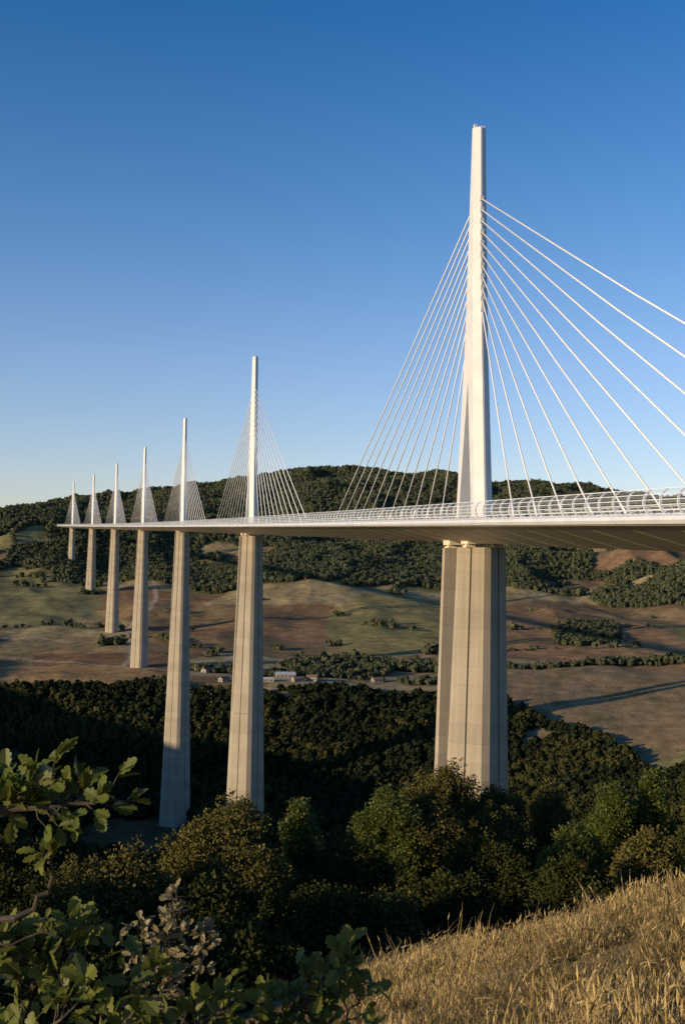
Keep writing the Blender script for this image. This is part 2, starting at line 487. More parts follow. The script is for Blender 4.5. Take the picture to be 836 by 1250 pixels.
def forest():
    def zone(lst, n, y0, y1, tw, smin, smax, thr=.5):
        y = np.sqrt(RNG.uniform(y0*y0, y1*y1, n)); t = RNG.uniform(-tw, tw, n); x = t*y
        m = forest_mask(x, y)*(1-road_mask(x, y)) > thr
        x = x[m]; y = y[m]
        s = RNG.uniform(smin, smax, len(x))
        s = s*(1+.5*fbm(x/60, y/60, 120, 3))
        lst.append((np.stack([x, y, height(x, y)-.3], 1), s))
    def emit(name, lst, srcs, patch=False):
        P = np.vstack([a for a, _ in lst]); s = np.concatenate([b for _, b in lst]); n = len(P)
        sc = np.stack([s, s*RNG.uniform(.8, 1.2, n), s*RNG.uniform(.75, 1.25, n)], 1)
        rt = np.stack([np.zeros(n), np.zeros(n), RNG.uniform(0, 6.28, n)], 1)
        idx = None
        if patch:
            k = fbm(P[:, 0]/70, P[:, 1]/50, 130, 4)+RNG.normal(0, .12, n)
            idx = np.where(k > .12, 3+RNG.integers(0, 2, n), RNG.integers(0, 3, n))
        scatter(name, P, sc, rt, srcs, idx=idx); print(name, n)
    v = []
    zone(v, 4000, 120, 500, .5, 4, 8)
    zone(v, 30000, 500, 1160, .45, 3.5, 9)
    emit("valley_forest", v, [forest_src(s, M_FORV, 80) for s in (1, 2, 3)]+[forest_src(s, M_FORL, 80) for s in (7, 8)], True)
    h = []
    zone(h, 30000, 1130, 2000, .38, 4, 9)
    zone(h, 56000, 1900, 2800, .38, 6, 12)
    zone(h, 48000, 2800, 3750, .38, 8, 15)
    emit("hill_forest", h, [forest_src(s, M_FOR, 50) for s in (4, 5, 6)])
forest()

# ------------------------------------------------------------------ viaduct
bridge = empty("cable_stayed_viaduct")
CX = 79.2
def cpos(d):
    return Vector((CX-.1957*d-3.5e-5*d*d, d, 6.6+.0325*(d-128)))
def frame(d):
    t = Vector((-.1957-7e-5*d, 1, 0)).normalized()
    b = Vector((t.y, -t.x, 0))
    return cpos(d), t, b
D0, D1 = 46.0, 2452.0
ds = np.linspace(D0, D1, 4000)
xy = np.stack([CX-.1957*ds-3.5e-5*ds**2, ds], 1)
al = np.concatenate([[0], np.cumsum(np.hypot(*np.diff(xy, axis=0).T))])
def d_at(s): return float(np.interp(s, al, ds))
LTOT = al[-1]

def sweep(name, prof, mat, step=12.0, closed=True, smooth=False):
    mb = MB(); rings = []
    n = int(LTOT/step)
    for i in range(n+1):
        p, t, b = frame(d_at(LTOT*i/n))
        rings.append([p+b*q[0]+Vector((0, 0, q[1])) for q in prof])
    mb.loft(rings, closed=closed)
    o = mb.obj(name, mat, bridge, smooth); fix_normals(o)
    return o
sweep("deck_box_girder", [(-15.6, -.05), (-15.6, -1.0), (-13.2, -1.55), (-2.6, -4.2), (2.6, -4.2), (13.2, -1.55), (15.6, -1.0), (15.6, -.05)], M_DECK)
for s in (-1, 1):
    sweep("cornice", [(s*15.61, -.9), (s*15.61, .25), (s*15.9, .32), (s*16.35, .05), (s*16.5, -.4), (s*16.2, -.85)], M_CORN)
sweep("road_surface", [(-14.6, -.046), (-14.6, .05), (14.6, .05), (14.6, -.046)], M_ASPH)
for q in (-14.0, -10.4, -3.0, 3.0, 10.4, 14.0):
    sweep("lane_line", [(q-.1, .051), (q-.1, .056), (q+.1, .056), (q+.1, .051)], M_LINE, 30)
mb = MB(); s = 2.0
while s < LTOT:
    p, t, b = frame(d_at(s))
    for sg in (-1, 1):
        A = p+b*(sg*13.1)+Vector((0, 0, -1.58)); B = p+b*(sg*2.7)+Vector((0, 0, -4.205))
        mb.loft([[A-t*.06, A+t*.06, A+t*.06-Vector((0, 0, .02)), A-t*.06-Vector((0, 0, .02))],
                 [B-t*.06, B+t*.06, B+t*.06-Vector((0, 0, .02)), B-t*.06-Vector((0, 0, .02))]])
    s += 12.51
mb.obj("girder_seam", M_DECK, bridge)

prof = [(15.75, .1), (16.25, .75), (16.5, 1.5), (16.45, 2.2), (16.1, 2.85), (15.5, 3.3)]
posts = MB(); s = 1.0
while s < LTOT:
    p, t, b = frame(d_at(s))
    for sg in (-1, 1):
        rings = []
        for (bx, z) in prof:
            c = p+b*(sg*bx)+Vector((0, 0, z)); w = .18*(1-.1*z)
            rings.append([c-t*w*.6-b*w, c+t*w*.6-b*w, c+t*w*.6+b*w, c-t*w*.6+b*w])
        posts.loft(rings)
    s += 4.17
posts.obj("windscreen_post", M_RAIL, bridge)
for sg in (-1, 1):
    for (bx, z) in [(16.22, .8), (16.47, 1.35), (16.47, 1.95), (16.25, 2.6), (15.5, 3.3)]:
        h = .055
        sweep("windscreen_rail", [(sg*(bx-h), z-h), (sg*(bx-h), z+h), (sg*(bx+h), z+h), (sg*(bx+h), z-h)], M_RAIL, 16)
    for (b0, z0, b1, z1) in [(16.34, 1.0, 16.42, 1.25), (16.44, 1.55, 16.44, 1.85), (16.40, 2.15, 16.30, 2.48), (16.05, 2.8, 15.65, 3.15)]:
        sweep("windscreen_panel", [(sg*b0, z0), (sg*b1, z1)], M_ACR, 16, closed=False)
for q in (-14.9, -2.1, 2.1, 14.9):
    for z in (.45, .85):
        sweep("crash_barrier_rail", [(q-.06, z-.1), (q-.06, z+.1), (q+.06, z+.1), (q+.06, z-.1)], M_RAIL, 20)
mb = MB(); s = 3
while s < LTOT:
    p, t, b = frame(d_at(s))
    for q in (-14.8, -2.0, 2.0, 14.8):
        c = p+b*q
        mb.loft([[c+t*.06+b*.05+Vector((0, 0, z)), c-t*.06+b*.05+Vector((0, 0, z)), c-t*.06-b*.05+Vector((0, 0, z)), c+t*.06-b*.05+Vector((0, 0, z))] for z in (.05, .95)])
    s += 4.17
mb.obj("crash_barrier_post", M_RAIL, bridge)

PD = [247, 583, 915, 1249, 1577, 1903, 2232]
BASE = [-92, -225, -212, -122, -103, -66, -16]

def loc(p, t, b, a, bb, z):
    return p + t*a + b*bb + Vector((0, 0, z))

def leg_section(s, ai, ao, hb, tip=.14, ch=.62, notch=.0):
    c = min(ch*hb, (ao-ai)*.85)
    up = [(s*ai, hb), (s*(ao-c), hb)]
    if notch > 0:
        x0, y0 = ao-c, hb; x1, y1 = ao, tip*hb
        for f, off in ((.44, 0), (.46, notch), (.54, notch), (.56, 0)):
            up.append((s*(x0+(x1-x0)*f-off*.7), y0+(y1-y0)*f-off*.7))
    up.append((s*ao, tip*hb))
    return up + [(a, -bb) for (a, bb) in up[::-1]]

AP = 31.0
for k, d in enumerate(PD):
    p, t, b = frame(d)
    piers = empty("pier_and_pylon", bridge)
    zb = BASE[k]-p.z-14
    top = -5.3
    H = top-zb
    mb = MB()
    split = min(90, H-1)
    def hbw(z):
        q = (top-z)/240.0
        return 5.15+7.0*max(q, 0)**1.05
    def aout(z):
        return 9.3+1.6*((top-z)/240.0)
    for s in (-1, 1):
        rings = []
        for i in range(13):
            z = top-split*i/12
            ai = 4.4-3.6*(i/12.0)**1.6 if split > 80 and H > split+2 else 4.4-1.4*(i/12.0)
            rings.append([loc(p, t, b, a, bb, z) for a, bb in leg_section(s, ai, aout(z), hbw(z), notch=.35)])
        mb.loft(rings)
    if H > split+2:
        rings = []
        for i in range(15):
            z = top-split+.4-(H-split+.4)*i/14
            f = leg_section(1, 0.0, aout(z), hbw(z), notch=.35)
            f2 = [(-a, bb) for a, bb in f]
            sec = f[1:-1] + f2[1:-1][::-1]
            rings.append([loc(p, t, b, a, bb, z) for a, bb in sec])
        mb.loft(rings)
    o = mb.obj("concrete_pier", M_CONC, piers); fix_normals(o)
    mb = MB()
    for s in (-1, 1):
        for bb in (-3.2, 3.2):
            a = 6.4*s
            mb.loft([[loc(p, t, b, a+1.3*x, bb+1.0*y, z) for x, y in ((-1, -1), (1, -1), (1, 1), (-1, 1))] for z in (-5.35, -4.9)])
            mb.loft([[loc(p, t, b, a+.7*x, bb+.7*y, z) for x, y in ((-1, -1), (1, -1), (1, 1), (-1, 1))] for z in (-4.95, -4.1)])
        mb.loft([[loc(p, t, b, s*6.4+2.4*x, 4.2*y, z) for x, y in ((-1, -1), (1, -1), (1, 1), (-1, 1))] for z in (-4.6, -2.5)])
    o = mb.obj("bearing_block", M_DECK, piers); fix_normals(o)
    mb = MB()
    for s in (-1, 1):
        rings = []
        for i in range(9):
            f = i/8; z = -.2+(AP+.4)*f
            ac_in = 4.6*(1-f); ac_out = 7.9+(5.0-7.9)*f
            hb = 2.15-.33*f
            rings.append([loc(p, t, b, a, bb, z) for a, bb in leg_section(s, ac_in, ac_out, hb, tip=.1, ch=.8)])
        mb.loft(rings)
    rings = []
    for i in range(13):
        f = i/12; z = AP+(88-AP)*f
        ao = 5.02+(1.55-5.02)*(f**.75); hb = 1.78-.34*f
        fs = leg_section(1, 0, ao, hb, tip=.1, ch=.8)
        sec = fs[1:-1]+[(-a, bb) for a, bb in fs[1:-1]][::-1]
        rings.append([loc(p, t, b, a, bb, z) for a, bb in sec])
    mb.loft(rings)
    for s in (-1, 1):
        mb.loft([[loc(p, t, b, s*.25+.3*x, .35*y+s*.95, z) for x, y in ((-1, -1), (1, -1), (1, 1), (-1, 1))] for z in (87.9, 88.8)])
    o = mb.obj("steel_pylon", M_WHITE, piers); fix_normals(o)
    def aom(z):
        f = (z-AP)/(88-AP); return 5.02+(1.55-5.02)*(f**.75)
    mb = MB()
    for i in range(11):
        z = 46.5+2.5*i
        for s in (-1, 1):
            ao = aom(z)
            mb.loft([[loc(p, t, b, s*(ao+.05)+.35*x, .42*y, z-.5+zz*1.0) for x, y in ((-1, -1), (1, -1), (1, 1), (-1, 1))] for zz in (0, 1)])
    mb.obj("stay_anchor", M_WHITE, piers)
    mb = MB()
    s0 = float(np.interp(d, ds, al))
    for i in range(11):
        z = 46.5+2.5*i
        ao = aom(z)
        for s in (-1, 1):
            q, tt, bb = frame(d_at(s0+s*(25+12.51*i)))
            P0 = loc(p, t, b, s*ao, 0, z); P1 = q+Vector((0, 0, .3))
            mid = (P0+P1)/2-Vector((0, 0, .004*(P0-P1).length))
            mb.tube([P0, mid, P1], .165 if k == 0 else .18, 7)
            dirv = (P0-P1).normalized()
            mb.tube([P1, P1+dirv*4.5], .27, 7)
    mb.obj("stay_cable", M_CABLE, piers, True)
for dd in (D0, D1):
    p, t, b = frame(dd)
    s = -1 if dd == D0 else 1
    mb = MB()
    mb.loft([[loc(p, t, b, s*(a), bb, z) for a, bb in ((-.5, -15.4), (14, -15.4), (14, 15.4), (-.5, 15.4))] for z in (-60, -4.3)])
    mb.loft([[loc(p, t, b, s*(a), bb, z) for a, bb in ((.6, -15.8), (14.2, -15.8), (14.2, 15.8), (.6, 15.8))] for z in (-4.28, .1)])
    o = mb.obj("abutment", M_CONC, bridge); fix_normals(o)

# ------------------------------------------------------------------ farm buildings
M_WALL = noisy_mat("render_wall", (.26, .22, .17), (.40, .35, .28), .6, .85)
M_ROOF = noisy_mat("tile_roof", (.18, .10, .065), (.27, .165, .11), .9, .85)
M_ROOFG = noisy_mat("sheet_roof", (.38, .38, .38), (.5, .5, .5), .5, .5)
M_WIN = noisy_mat("window_glass", (.02, .025, .03), (.05, .055, .06), 1, .2)
def building(name, x, y, L, W, Hh, ang, roof):
    e = empty(name); z = float(height(x, y)[0])-.6
    e.location = (x, y, z); e.rotation_euler = (0, 0, ang)
    mb = MB(); h = Hh+.6
    mb.loft([[(-L/2, -W/2, zz), (L/2, -W/2, zz), (L/2, W/2, zz), (-L/2, W/2, zz)] for zz in (-1.5, h)])
    i = len(mb.v); mb.v += [(-L/2, -W/2, h), (-L/2, W/2, h), (-L/2, 0, h+W*.25), (L/2, -W/2, h), (L/2, W/2, h), (L/2, 0, h+W*.25)]
    mb.f += [(i, i+2, i+1), (i+3, i+4, i+5)]
    mb.obj("walls", M_WALL, e)
    mb = MB()
    for s in (-1, 1):
        A = (s*(W/2+.6), h-.3); B = (0, h+W*.25+.08)
        mb.loft([[(xx, A[0], A[1]), (xx, B[0], B[1]), (xx, B[0], B[1]+.25), (xx, A[0], A[1]+.25)] for xx in (-L/2-.5, L/2+.5)])
    o = mb.obj("roof", roof, e); fix_normals(o)
    mb = MB(); n = max(2, int(L/4))
    for q in range(n):
        xx = -L/2+(q+.5)*L/n
        for s in (-1, 1):
            yy = s*(W/2+.01)
            mb.loft([[(xx-.6, yy, zz), (xx+.6, yy, zz), (xx+.6, yy+s*.05, zz), (xx-.6, yy+s*.05, zz)] for zz in (1.6, 2.9)])
    mb.obj("windows", M_WIN, e)
    mb = MB(); mb.loft([[(-L/2-.06, -1.2, zz), (-L/2-.01, -1.2, zz), (-L/2-.01, 1.2, zz), (-L/2-.06, 1.2, zz)] for zz in (.6, 3.0)])
    mb.obj("door", M_DARK, e)
for (x, y, L, W, Hh, a, rf) in [(-56, 1186, 20, 9, 3.5, .15, M_ROOFG), (-92, 1174, 14, 8, 3.2, -.3, M_ROOF), (-42, 1164, 12, 7, 3, .5, M_ROOF),
                           (-72, 1160, 11, 6, 2.8, .1, M_ROOFG), (-118, 1164, 10, 6, 3, .9, M_ROOF), (-28, 1172, 11, 7, 4, -.2, M_ROOF),
                           (-152, 1246, 13, 8, 4.5, .3, M_ROOF), (-143, 1225, 10, 7, 3, 1.0, M_ROOF), (40, 1195, 11, 7, 3, .4, M_ROOF)]:
    building("farm_building", x, y, L, W, Hh, a, rf)

# ------------------------------------------------------------------ foreground trees
LM = {
 'dark': leaf_mat("foliage_dark", (.025, .030, .009), (.070, .072, .021), 0),
 'olive': leaf_mat("foliage_olive", (.066, .060, .017), (.155, .132, .042), 0),
 'green': leaf_mat("foliage_green", (.064, .084, .013), (.155, .170, .032), .35),
}
def clump_src(mat, seed, n=56, L=.155):
    rg = np.random.default_rng(seed); V = []; F = []
    for k in range(n):
        d = rg.normal(size=3); d /= np.linalg.norm(d)
        p = d*.5*rg.random()**.45
        a = d*.5+rg.normal(size=3)*.7; a /= np.linalg.norm(a)
        b = np.cross(a, rg.normal(size=3)); b /= np.linalg.norm(b)
        c = np.cross(a, b)
        l = L*(.7+.6*rg.random()); w = l*.36; i = len(V)
        V += [p, p+a*l*.45+b*w+c*l*.08, p+a*l, p+a*l*.45-b*w+c*l*.08]
        F.append((i, i+1, i+2, i+3))
    return src_obj("leaf_clump_form", V, F, mat)
CS = {k: [clump_src(m, 10+i) for i in range(3)] for k, m in LM.items()}

def make_tree(name, X, Y, ztop, hw, kind, slim=1.0, low=False, dens=1.0, seed=0):
    rg = np.random.default_rng(int(seed*13+abs(X)*100+Y*7))
    zg = float(height(X, Y)[0])
    Ht = ztop-zg
    e = empty(name); e.location = (X, Y, zg)
    ch = min(Ht*.95 if low else Ht*.85, hw*2.4*slim)
    zc = Ht-ch/2
    wood = MB()
    nb = int(9+hw*5)
    blobs = []
    for i in range(nb):
        th = rg.uniform(0, 2*math.pi); u = rg.uniform(-1, 1)
        rr = rg.random()**.4*.72
        pr = math.sqrt(1-u*u) if not low else min(1, math.sqrt(1-u*u)+.3*(u < 0))
        bx = hw*rr*pr*math.cos(th); by = hw*rr*pr*math.sin(th)
        bz = zc+ch/2*.78*u*(.6+.4*rr)
        br = hw*rg.uniform(.24, .46)
        bz = min(bz, Ht-br*.8*min(1, slim))
        blobs.append((bx, by, bz, br))
    blobs.append((rg.uniform(-.15, .15)*hw, 0, Ht-hw*.33, hw*.33))
    lean = rg.uniform(-.05, .05)*Ht
    fork = max(.3, Ht-ch*.95)
    r0 = .03+Ht*.018
    wood.tube([(0, 0, -.4), (lean*.3, 0, fork*.5), (lean, .02*Ht, fork), (lean*.8, 0, Ht*.8)], [r0*1.3, r0, r0*.8, r0*.2], 7)
    for (bx, by, bz, br) in blobs:
        s = Vector((lean, .02*Ht, fork*rg.uniform(.8, 1.2))); q = Vector((bx, by, bz))
        m = s.lerp(q, .5)+Vector((rg.normal()*.12*hw, rg.normal()*.12*hw, .1*hw))
        wood.tube([s, m, q], [r0*.5, r0*.33, r0*.08], 5)
        for w in range(3):
            dv = Vector(rg.normal(size=3)).normalized()
            wood.tube([m.lerp(q, .6), q+dv*br*.9], [r0*.16, .006], 4)
    wood.obj("trunk_and_limbs", M_BARK, e)
    P = []
    for (bx, by, bz, br) in blobs:
        n = int(4*math.pi*br*br*13*dens)+10
        d = rg.normal(size=(n, 3)); d /= np.linalg.norm(d, axis=1)[:, None]
        k = fbm(d[:, 0]*2+bx*3, d[:, 1]*2+bz*3, int(seed)+3, 2)
        r = br*(.62+.38*rg.random(n)+.35*k)
        keep = (k > -.5)
        P.append((np.array([bx, by, bz])+d*np.array([1, 1, .9])*r[:, None])[keep])
        m = max(3, int(n*.05))
        d = rg.normal(size=(m, 3)); d[:, 2] = np.abs(d[:, 2]); d /= np.linalg.norm(d, axis=1)[:, None]
        P.append(np.array([bx, by, bz])+d*br*rg.uniform(1.0, 1.3, (m, 1)))
    P = np.vstack(P)
    P = P[P[:, 2] > -.1]; n = len(P)
    s = rg.uniform(.35, .75, n)
    scatter("foliage", P, np.stack([s, s, s], 1), rg.uniform(0, 6.28, (n, 3)), CS[kind], e)
    return e

trees = [
 ("shade_oak", -3.15, 35, -7.3, 2.7, 'olive', 1, True, 1),
 ("shade_oak", 4.2, 45, -7.7, 3.2, 'olive', 1, False, 1),
 ("shade_oak", 2.1, 43, -8.3, 1.6, 'green', 1.2, False, 1),
 ("shade_oak", 6.6, 47, -8.9, 1.7, 'olive', 1.2, False, 1),
 ("shade_oak", 9.1, 50, -9.3, 1.7, 'olive', 1.3, False, 1),
 ("ash_tree", 11.0, 46, -8.5, 1.5, 'green', 1.4, False, 1),
 ("ash_tree", 12.9, 47, -8.1, 1.3, 'green', 1.5, False, 1),
 ("shade_oak", 12.9, 40, -6.6, 2.1, 'dark', 1.2, False, 1),
 ("ash_tree", -1.2, 38, -7.8, .8, 'green', 2.0, False, .9),
 ("shade_oak", -6.0, 32, -8.0, 2.1, 'olive', 1, True, 1),
 ("shade_oak", -8.3, 30, -8.1, 2.2, 'dark', 1, True, 1),
 ("shade_oak", 8.7, 42, -9.3, 1.8, 'green', 1.1, True, 1),
 ("shrub", .5, 36, -8.7, 2.4, 'dark', 1, True, 1),
 ("shrub", 5.1, 38, -9.1, 2.4, 'dark', 1, True, 1),
 ("shrub", -3.0, 26, -7.3, 2.2, 'dark', 1, True, 1),
 ("shrub", -5.4, 25, -7.4, 2.0, 'dark', 1, True, 1),
 ("shrub", -.2, 29, -8.3, 2.0, 'dark', 1, True, 1),
 ("shrub", 3.2, 33, -9.0, 2.2, 'dark', 1, True, 1),
 ("shrub", 9.6, 35, -7.9, 1.9, 'olive', 1, True, 1),
 ("shrub", 6.8, 33, -8.3, 1.7, 'dark', 1, True, 1),
 ("shrub", -1.7, 21.5, -7.1, 1.6, 'dark', 1, True, 1),
 ("shrub", -4.0, 20, -6.8, 1.8, 'dark', 1, True, 1),
 ("shrub", -6.4, 22, -7.2, 1.9, 'dark', 1, True, 1),
 ("shrub", 1.2, 31, -8.9, 1.5, 'olive', 1, True, 1),
 ("shade_oak", 14.6, 43, -7.4, 2.0, 'dark', 1.2, False, 1),
 ("shade_oak", -10.6, 36, -8.6, 2.4, 'dark', 1, True, 1),
 ("shade_oak", -1.3, 47, -11.0, 2.4, 'dark', 1, True, 1),
 ("shade_oak", 6.9, 52, -11.3, 2.2, 'dark', 1, True, 1),
 ("shade_oak", -12.5, 16.0, -3.9, 2.8, 'dark', 1, True, .6),  # this and the next two: out of view, added to shade foreground shrubs
 ("shade_oak", -15.5, 12.0, -3.7, 2.8, 'dark', 1, True, .6),
 ("shade_oak", -17.0, 19.0, -4.0, 3.0, 'dark', 1, True, .6),
]
for i, (nm, X, Y, zt, hw, kd, sl, lo, de) in enumerate(trees):
    make_tree(nm, X, Y, zt, hw, kd, sl, lo, de, seed=i+1)

# ------------------------------------------------------------------ dry grass
M_GR = leaf_mat("dry_grass", (.22, .150, .056), (.52, .385, .175), 0)
M_GR2 = leaf_mat("withered_herbs", (.06, .050, .02), (.20, .145, .062), 0)
def tuft(mat, seed, n=26, hmax=.45, head=True, spread=.08, lmax=.8):
    rg = np.random.default_rng(seed); V = []; F = []
    for k in range(n):
        x, y = rg.normal(size=2)*spread
        th = rg.uniform(0, 6.28); lean = rg.uniform(.05, lmax)
        h = hmax*rg.uniform(.3, 1.0)**1.3; w = rg.uniform(.0018, .0038)
        dx, dy = math.cos(th), math.sin(th); px, py = -dy*w, dx*w
        i = len(V)
        segs = 3
        for q in range(segs+1):
            f = q/segs; ww = 1-f*.75
            cx = x+dx*lean*h*f**1.8; cy = y+dy*lean*h*f**1.8; cz = h*f*(1-.35*lean*f)
            V += [(cx+px*ww, cy+py*ww, cz), (cx-px*ww, cy-py*ww, cz)]
        for q in range(segs): F.append((i+2*q, i+2*q+1, i+2*q+3, i+2*q+2))
        if head and rg.random() < .2:
            i = len(V); cx, cy, cz = V[-1]
            w2 = .005
            V += [(cx, cy, cz-.01), (cx+w2, cy, cz+.015), (cx, cy, cz+.05), (cx-w2, cy, cz+.015)]; F.append((i, i+1, i+2, i+3))
    return src_obj("grass_tuft_form", V, F, mat)
GS = [tuft(M_GR, 1, 44, .17, True, .06, 1.2), tuft(M_GR, 2, 7, .44, True, .05, .5), tuft(M_GR, 3, 52, .10, False, .1, 1.8), tuft(M_GR2, 4, 44, .12, False, .09, 1.6)]
def grass():
    n = 84000
    X = RNG.uniform(-1, 12.5, n); Y = RNG.uniform(6.3, 31, n)
    k = fbm(X/.9, Y/.9, 95, 4); k2 = fbm(X/.33, Y/.33, 96, 2); k3 = fbm(X/3.5, Y/3.5, 97, 3)
    crest = Y-(24.2-.95*X)
    m = (RNG.random(n) < .70+.8*k+.8*k2) & (crest < 5) & (X/Y > .015+.03*k) & (X/Y < .42)
    X = X[m]; Y = Y[m]; k = k[m]; k2 = k2[m]; k3 = k3[m]; n = len(X)
    Z = height(X, Y)-.015
    s = (.55+.7*RNG.random(n))*(1+1.0*k+.9*k2)
    idx = RNG.choice(4, n, p=[.36, .03, .45, .16])
    idx = np.where((k3 < -.10) & (RNG.random(n) < .5), 3, idx)
    rt = np.stack([RNG.normal(0, .3, n), RNG.normal(.10, .3, n), RNG.uniform(0, 6.28, n)], 1)
    s = np.clip(s, .3, 2.2)
    scatter("dry_grass", np.stack([X, Y, Z], 1), np.stack([s, s, s*RNG.uniform(.8, 1.3, n)], 1), rt, GS, idx=idx)
    print("grass", n)
grass()

# ------------------------------------------------------------------ near oak branches
M_OAK = leaf_mat("oak_leaf", (.070, .098, .017), (.20, .205, .042), .35)
M_OAKD = leaf_mat("oak_leaf_dry", (.16, .14, .07), (.30, .25, .13), .3)
LEAFH = [(0, .015), (.10, .03), (.18, .13), (.26, .20), (.33, .14), (.42, .25), (.52, .30), (.58, .20), (.68, .28), (.77, .27), (.81, .17), (.90, .18), (.97, .09), (1.0, 0)]
def add_leaf(V, F, p, dirv, nrm, L, rg):
    a = dirv.normalized(); b = a.cross(nrm)
    if b.length < 1e-4: b = a.cross(Vector((.3, .2, 1)))
    b.normalize(); c = b.cross(a)
    curl = rg.uniform(-.35, .15); fold = rg.uniform(.1, .5)
    i0 = len(V); m = len(LEAFH)
    for (x, w) in LEAFH:
        ctr = p+a*(x*L)+c*(curl*x*x*L)
        V.append(tuple(ctr)); V.append(tuple(ctr+b*w*L+c*fold*w*L)); V.append(tuple(ctr-b*w*L+c*fold*w*L))
    for q in range(m-1):
        k = i0+3*q
        F.append((k, k+1, k+4, k+3)); F.append((k, k+3, k+5, k+2))
def branchy(base, polys, mat, seed, leafL=.06, dens=1.0, twig=.16, parent=None, leaf_every=.055):
    rg = random.Random(seed)
    off = Vector(base)
    wood = MB(); V = []; F = []
    for pl, r0, r1, t0 in polys:
        pts = [Vector(q)+off for q in pl]
        fine = [pts[0]]
        for i in range(len(pts)-1):
            for q in range(1, 5):
                w = pts[i].lerp(pts[i+1], q/4)
                if q < 4: w += Vector([rg.uniform(-1, 1)*.012 for _ in range(3)])
                fine.append(w)
        n = len(fine)
        wood.tube(fine, [r0+(r1-r0)*i/(n-1) for i in range(n)], 7)
        tot = sum((fine[i+1]-fine[i]).length for i in range(n-1))
        nt = max(3, int(tot/leaf_every*dens))
        for k in range(nt):
            f = t0+(1-t0)*(k+rg.random())/nt
            if f > 1: f = 1
            ii = min(int(f*(n-1)), n-2); pos = fine[ii].lerp(fine[ii+1], f*(n-1)-ii)
            dr = (fine[ii+1]-fine[ii]).normalized()
            sd = Vector([rg.gauss(0, 1) for _ in range(3)]); sd -= sd.dot(dr)*dr*.6; sd.normalize()
            td = (dr*.5+sd+Vector((0, 0, .25))).normalized()
            tl = twig*rg.uniform(.4, 1.1)*(1.1-.4*f)
            e1 = pos+td*tl*.5; td2 = (td+Vector([rg.gauss(0, .25) for _ in range(3)])).normalized(); e2 = e1+td2*tl*.5
            wood.tube([pos, e1, e2], [.0028, .002, .0012], 4)
            for j in range(rg.randint(3, 6)):
                g = rg.random()
                lp = e1.lerp(e2, g) if j else e2
                ld = (td2+Vector([rg.gauss(0, .75) for _ in range(3)])).normalized()
                nr = Vector((rg.gauss(0, .6)-.35, rg.gauss(0, .6)-.45, .8)).normalized()
                add_leaf(V, F, lp, ld, nr, leafL*rg.uniform(.55, 1.2), rg)
    wood.obj("branches", M_BARK, parent)
    me = bpy.data.meshes.new("leaves"); me.from_pydata(V, [], F); me.materials.append(mat); me.update()
    o = bpy.data.objects.new("leaves", me); link(o, parent)

oakA = empty("shade_oak")
zt = float(height(-1.9, 3.3)[0])
branchy((.06, 0, -.10), [
  ([(-1.9, 3.3, zt-.2), (-1.85, 3.3, -1.6), (-1.7, 3.25, -.7), (-1.75, 3.2, .5), (-1.6, 3.3, 1.6)], .075, .03, .85),
  ([(-1.72, 3.25, -.95), (-1.35, 3.15, -.70), (-1.0, 3.05, -.58), (-.82, 3.0, -.54), (-.66, 3.0, -.51)], .022, .003, .55),
  ([(-1.0, 3.05, -.58), (-.88, 3.05, -.50), (-.80, 3.0, -.47)], .006, .002, .2),
  ([(-1.35, 3.15, -.70), (-1.05, 3.1, -.54), (-.92, 3.1, -.49)], .008, .002, .5),
 ], M_OAK, 3, .064, 1.2, .11, oakA)
branchy((.0, 0, -.04), [
  ([(-1.68, 3.25, -1.15), (-1.2, 3.1, -.98), (-.95, 3.0, -.93), (-.80, 3.0, -.87), (-.745, 3.0, -.80), (-.75, 3.0, -.71)], .016, .003, .93),
  ([(-1.0, 3.03, -.94), (-.86, 3.0, -.955), (-.74, 3.0, -.92)], .005, .002, .9),
 ], M_OAK, 4, .045, .25, .06, oakA)

oakB = empty("oak_sapling")
zt = float(height(-1.0, 3.6)[0])
branchy((.02, 0, -.05), [
  ([(-1.05, 3.5, zt-.1), (-1.0, 3.45, -2.0), (-.95, 3.3, -1.5), (-.85, 3.2, -1.12), (-.72, 3.1, -.95)], .03, .003, .45),
  ([(-.95, 3.3, -1.5), (-.7, 3.2, -1.30), (-.55, 3.1, -1.15), (-.5, 3.1, -1.04)], .012, .003, .25),
  ([(-.97, 3.35, -1.6), (-1.15, 3.2, -1.2), (-1.0, 3.1, -1.02), (-.9, 3.05, -.97)], .012, .003, .3),
  ([(-.95, 3.3, -1.5), (-.85, 3.1, -1.3), (-.75, 3.0, -1.15), (-.66, 3.0, -1.07)], .01, .002, .2),
 ], M_OAK, 5, .064, 1.5, .13, oakB)
oakC = empty("oak_sapling")
zt = float(height(-.4, 3.9)[0])
branchy((0, 0, 0), [
  ([(-.4, 3.9, zt-.1), (-.38, 3.85, -2.1), (-.3, 3.7, -1.6), (-.15, 3.6, -1.4), (.05, 3.55, -1.22)], .022, .003, .5),
  ([(-.3, 3.7, -1.6), (-.05, 3.6, -1.48), (.03, 3.5, -1.38), (.08, 3.5, -1.30)], .01, .002, .1),
  ([(-.38, 3.85, -1.9), (-.5, 3.7, -1.6), (-.42, 3.6, -1.42), (-.32, 3.55, -1.36)], .012, .002, .3),
  ([(-.33, 3.75, -1.65), (-.2, 3.65, -1.5), (-.12, 3.6, -1.42)], .012, .002, .2),
  ([(-.38, 3.8, -1.9), (-.65, 3.6, -1.6), (-.66, 3.5, -1.45)], .012, .002, .3),
  ([(-.3, 3.7, -1.65), (-.1, 3.5, -1.55), (.02, 3.4, -1.42)], .012, .002, .2),
 ], M_OAK, 6, .062, 1.8, .13, oakC)
oakD = empty("dry_shrub")
zt = float(height(-.6, 4.2)[0])
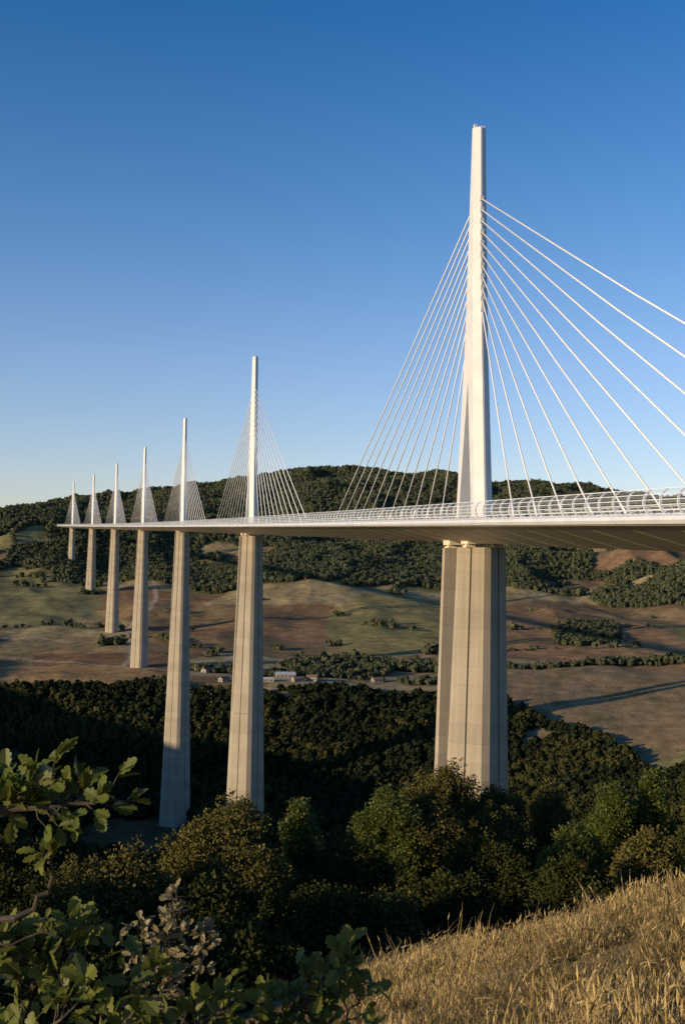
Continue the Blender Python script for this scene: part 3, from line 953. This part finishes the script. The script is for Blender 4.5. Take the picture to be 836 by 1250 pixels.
branchy((0, 0, 0), [
  ([(-.62, 4.2, zt-.1), (-.6, 4.2, -2.0), (-.62, 4.15, -1.55), (-.56, 4.1, -1.2)], .012, .002, .6),
  ([(-.6, 4.2, -1.9), (-.5, 4.15, -1.5), (-.44, 4.1, -1.3)], .008, .002, .6),
  ([(-.61, 4.2, -1.8), (-.72, 4.1, -1.5), (-.70, 4.1, -1.28)], .008, .002, .6),
 ], M_OAKD, 8, .04, 1.6, .09, oakD)

# ------------------------------------------------------------------ light, sky, camera
SUN_EL = math.radians(11.0)
az = Vector((-.87, -.49)).normalized()
sv = Vector((az.x*math.cos(SUN_EL), az.y*math.cos(SUN_EL), math.sin(SUN_EL)))
L = bpy.data.lights.new("sun", 'SUN'); L.energy = 5.0; L.angle = math.radians(.5); L.color = (1, .79, .52)
lo = bpy.data.objects.new("sun", L); link(lo)
lo.rotation_euler = sv.to_track_quat('Z', 'Y').to_euler()
w = bpy.data.worlds.new("World"); scene.world = w; w.use_nodes = True
nt = w.node_tree; bg = nt.nodes['Background']
sky = nt.nodes.new('ShaderNodeTexSky'); sky.sky_type = 'NISHITA'; sky.sun_disc = False
sky.sun_elevation = SUN_EL; sky.sun_rotation = math.atan2(az.x, az.y) % (2*math.pi)
sky.altitude = 600; sky.air_density = 1.0; sky.dust_density = .6; sky.ozone_density = 2.0
tc = nt.nodes.new('ShaderNodeTexCoord'); sx = nt.nodes.new('ShaderNodeSeparateXYZ')
nt.links.new(tc.outputs['Generated'], sx.inputs[0])
cr = nt.nodes.new('ShaderNodeValToRGB'); el = cr.color_ramp.elements
K = .5
el[0].position = 0.0; el[0].color = (1.45*K, 1.26*K, 1.45*K, 1)
el[1].position = 1.0; el[1].color = (.20*K, .60*K, 1.15*K, 1)
for pz, c in ((.08, (1.46, 1.32, 1.52)), (.18, (1.22, 1.27, 1.56)), (.29, (.78, 1.12, 1.52)), (.45, (.28, .86, 1.40))):
    e = el.new(pz); e.color = (c[0]*K, c[1]*K, c[2]*K, 1)
nt.links.new(sx.outputs['Z'], cr.inputs['Fac'])
mx = nt.nodes.new('ShaderNodeVectorMath'); mx.operation = 'MULTIPLY'
nt.links.new(sky.outputs[0], mx.inputs[0]); nt.links.new(cr.outputs['Color'], mx.inputs[1])
m2 = nt.nodes.new('ShaderNodeVectorMath'); m2.operation = 'SCALE'; m2.inputs['Scale'].default_value = 2.0
nt.links.new(mx.outputs[0], m2.inputs[0])
nt.links.new(m2.outputs[0], bg.inputs['Color']); bg.inputs['Strength'].default_value = .12

cam = bpy.data.cameras.new("camera"); co = bpy.data.objects.new("camera", cam); link(co)
cam.sensor_fit = 'VERTICAL'; cam.sensor_height = 36; cam.lens = 39.74
cam.clip_start = .1; cam.clip_end = 60000
co.matrix_world = Matrix.Rotation(math.radians(92.9), 4, 'X') @ Matrix.Rotation(math.radians(1.1), 4, 'Z')
scene.camera = co
scene.view_settings.view_transform = 'Standard'
scene.view_settings.look = 'None'
scene.view_settings.exposure = 0
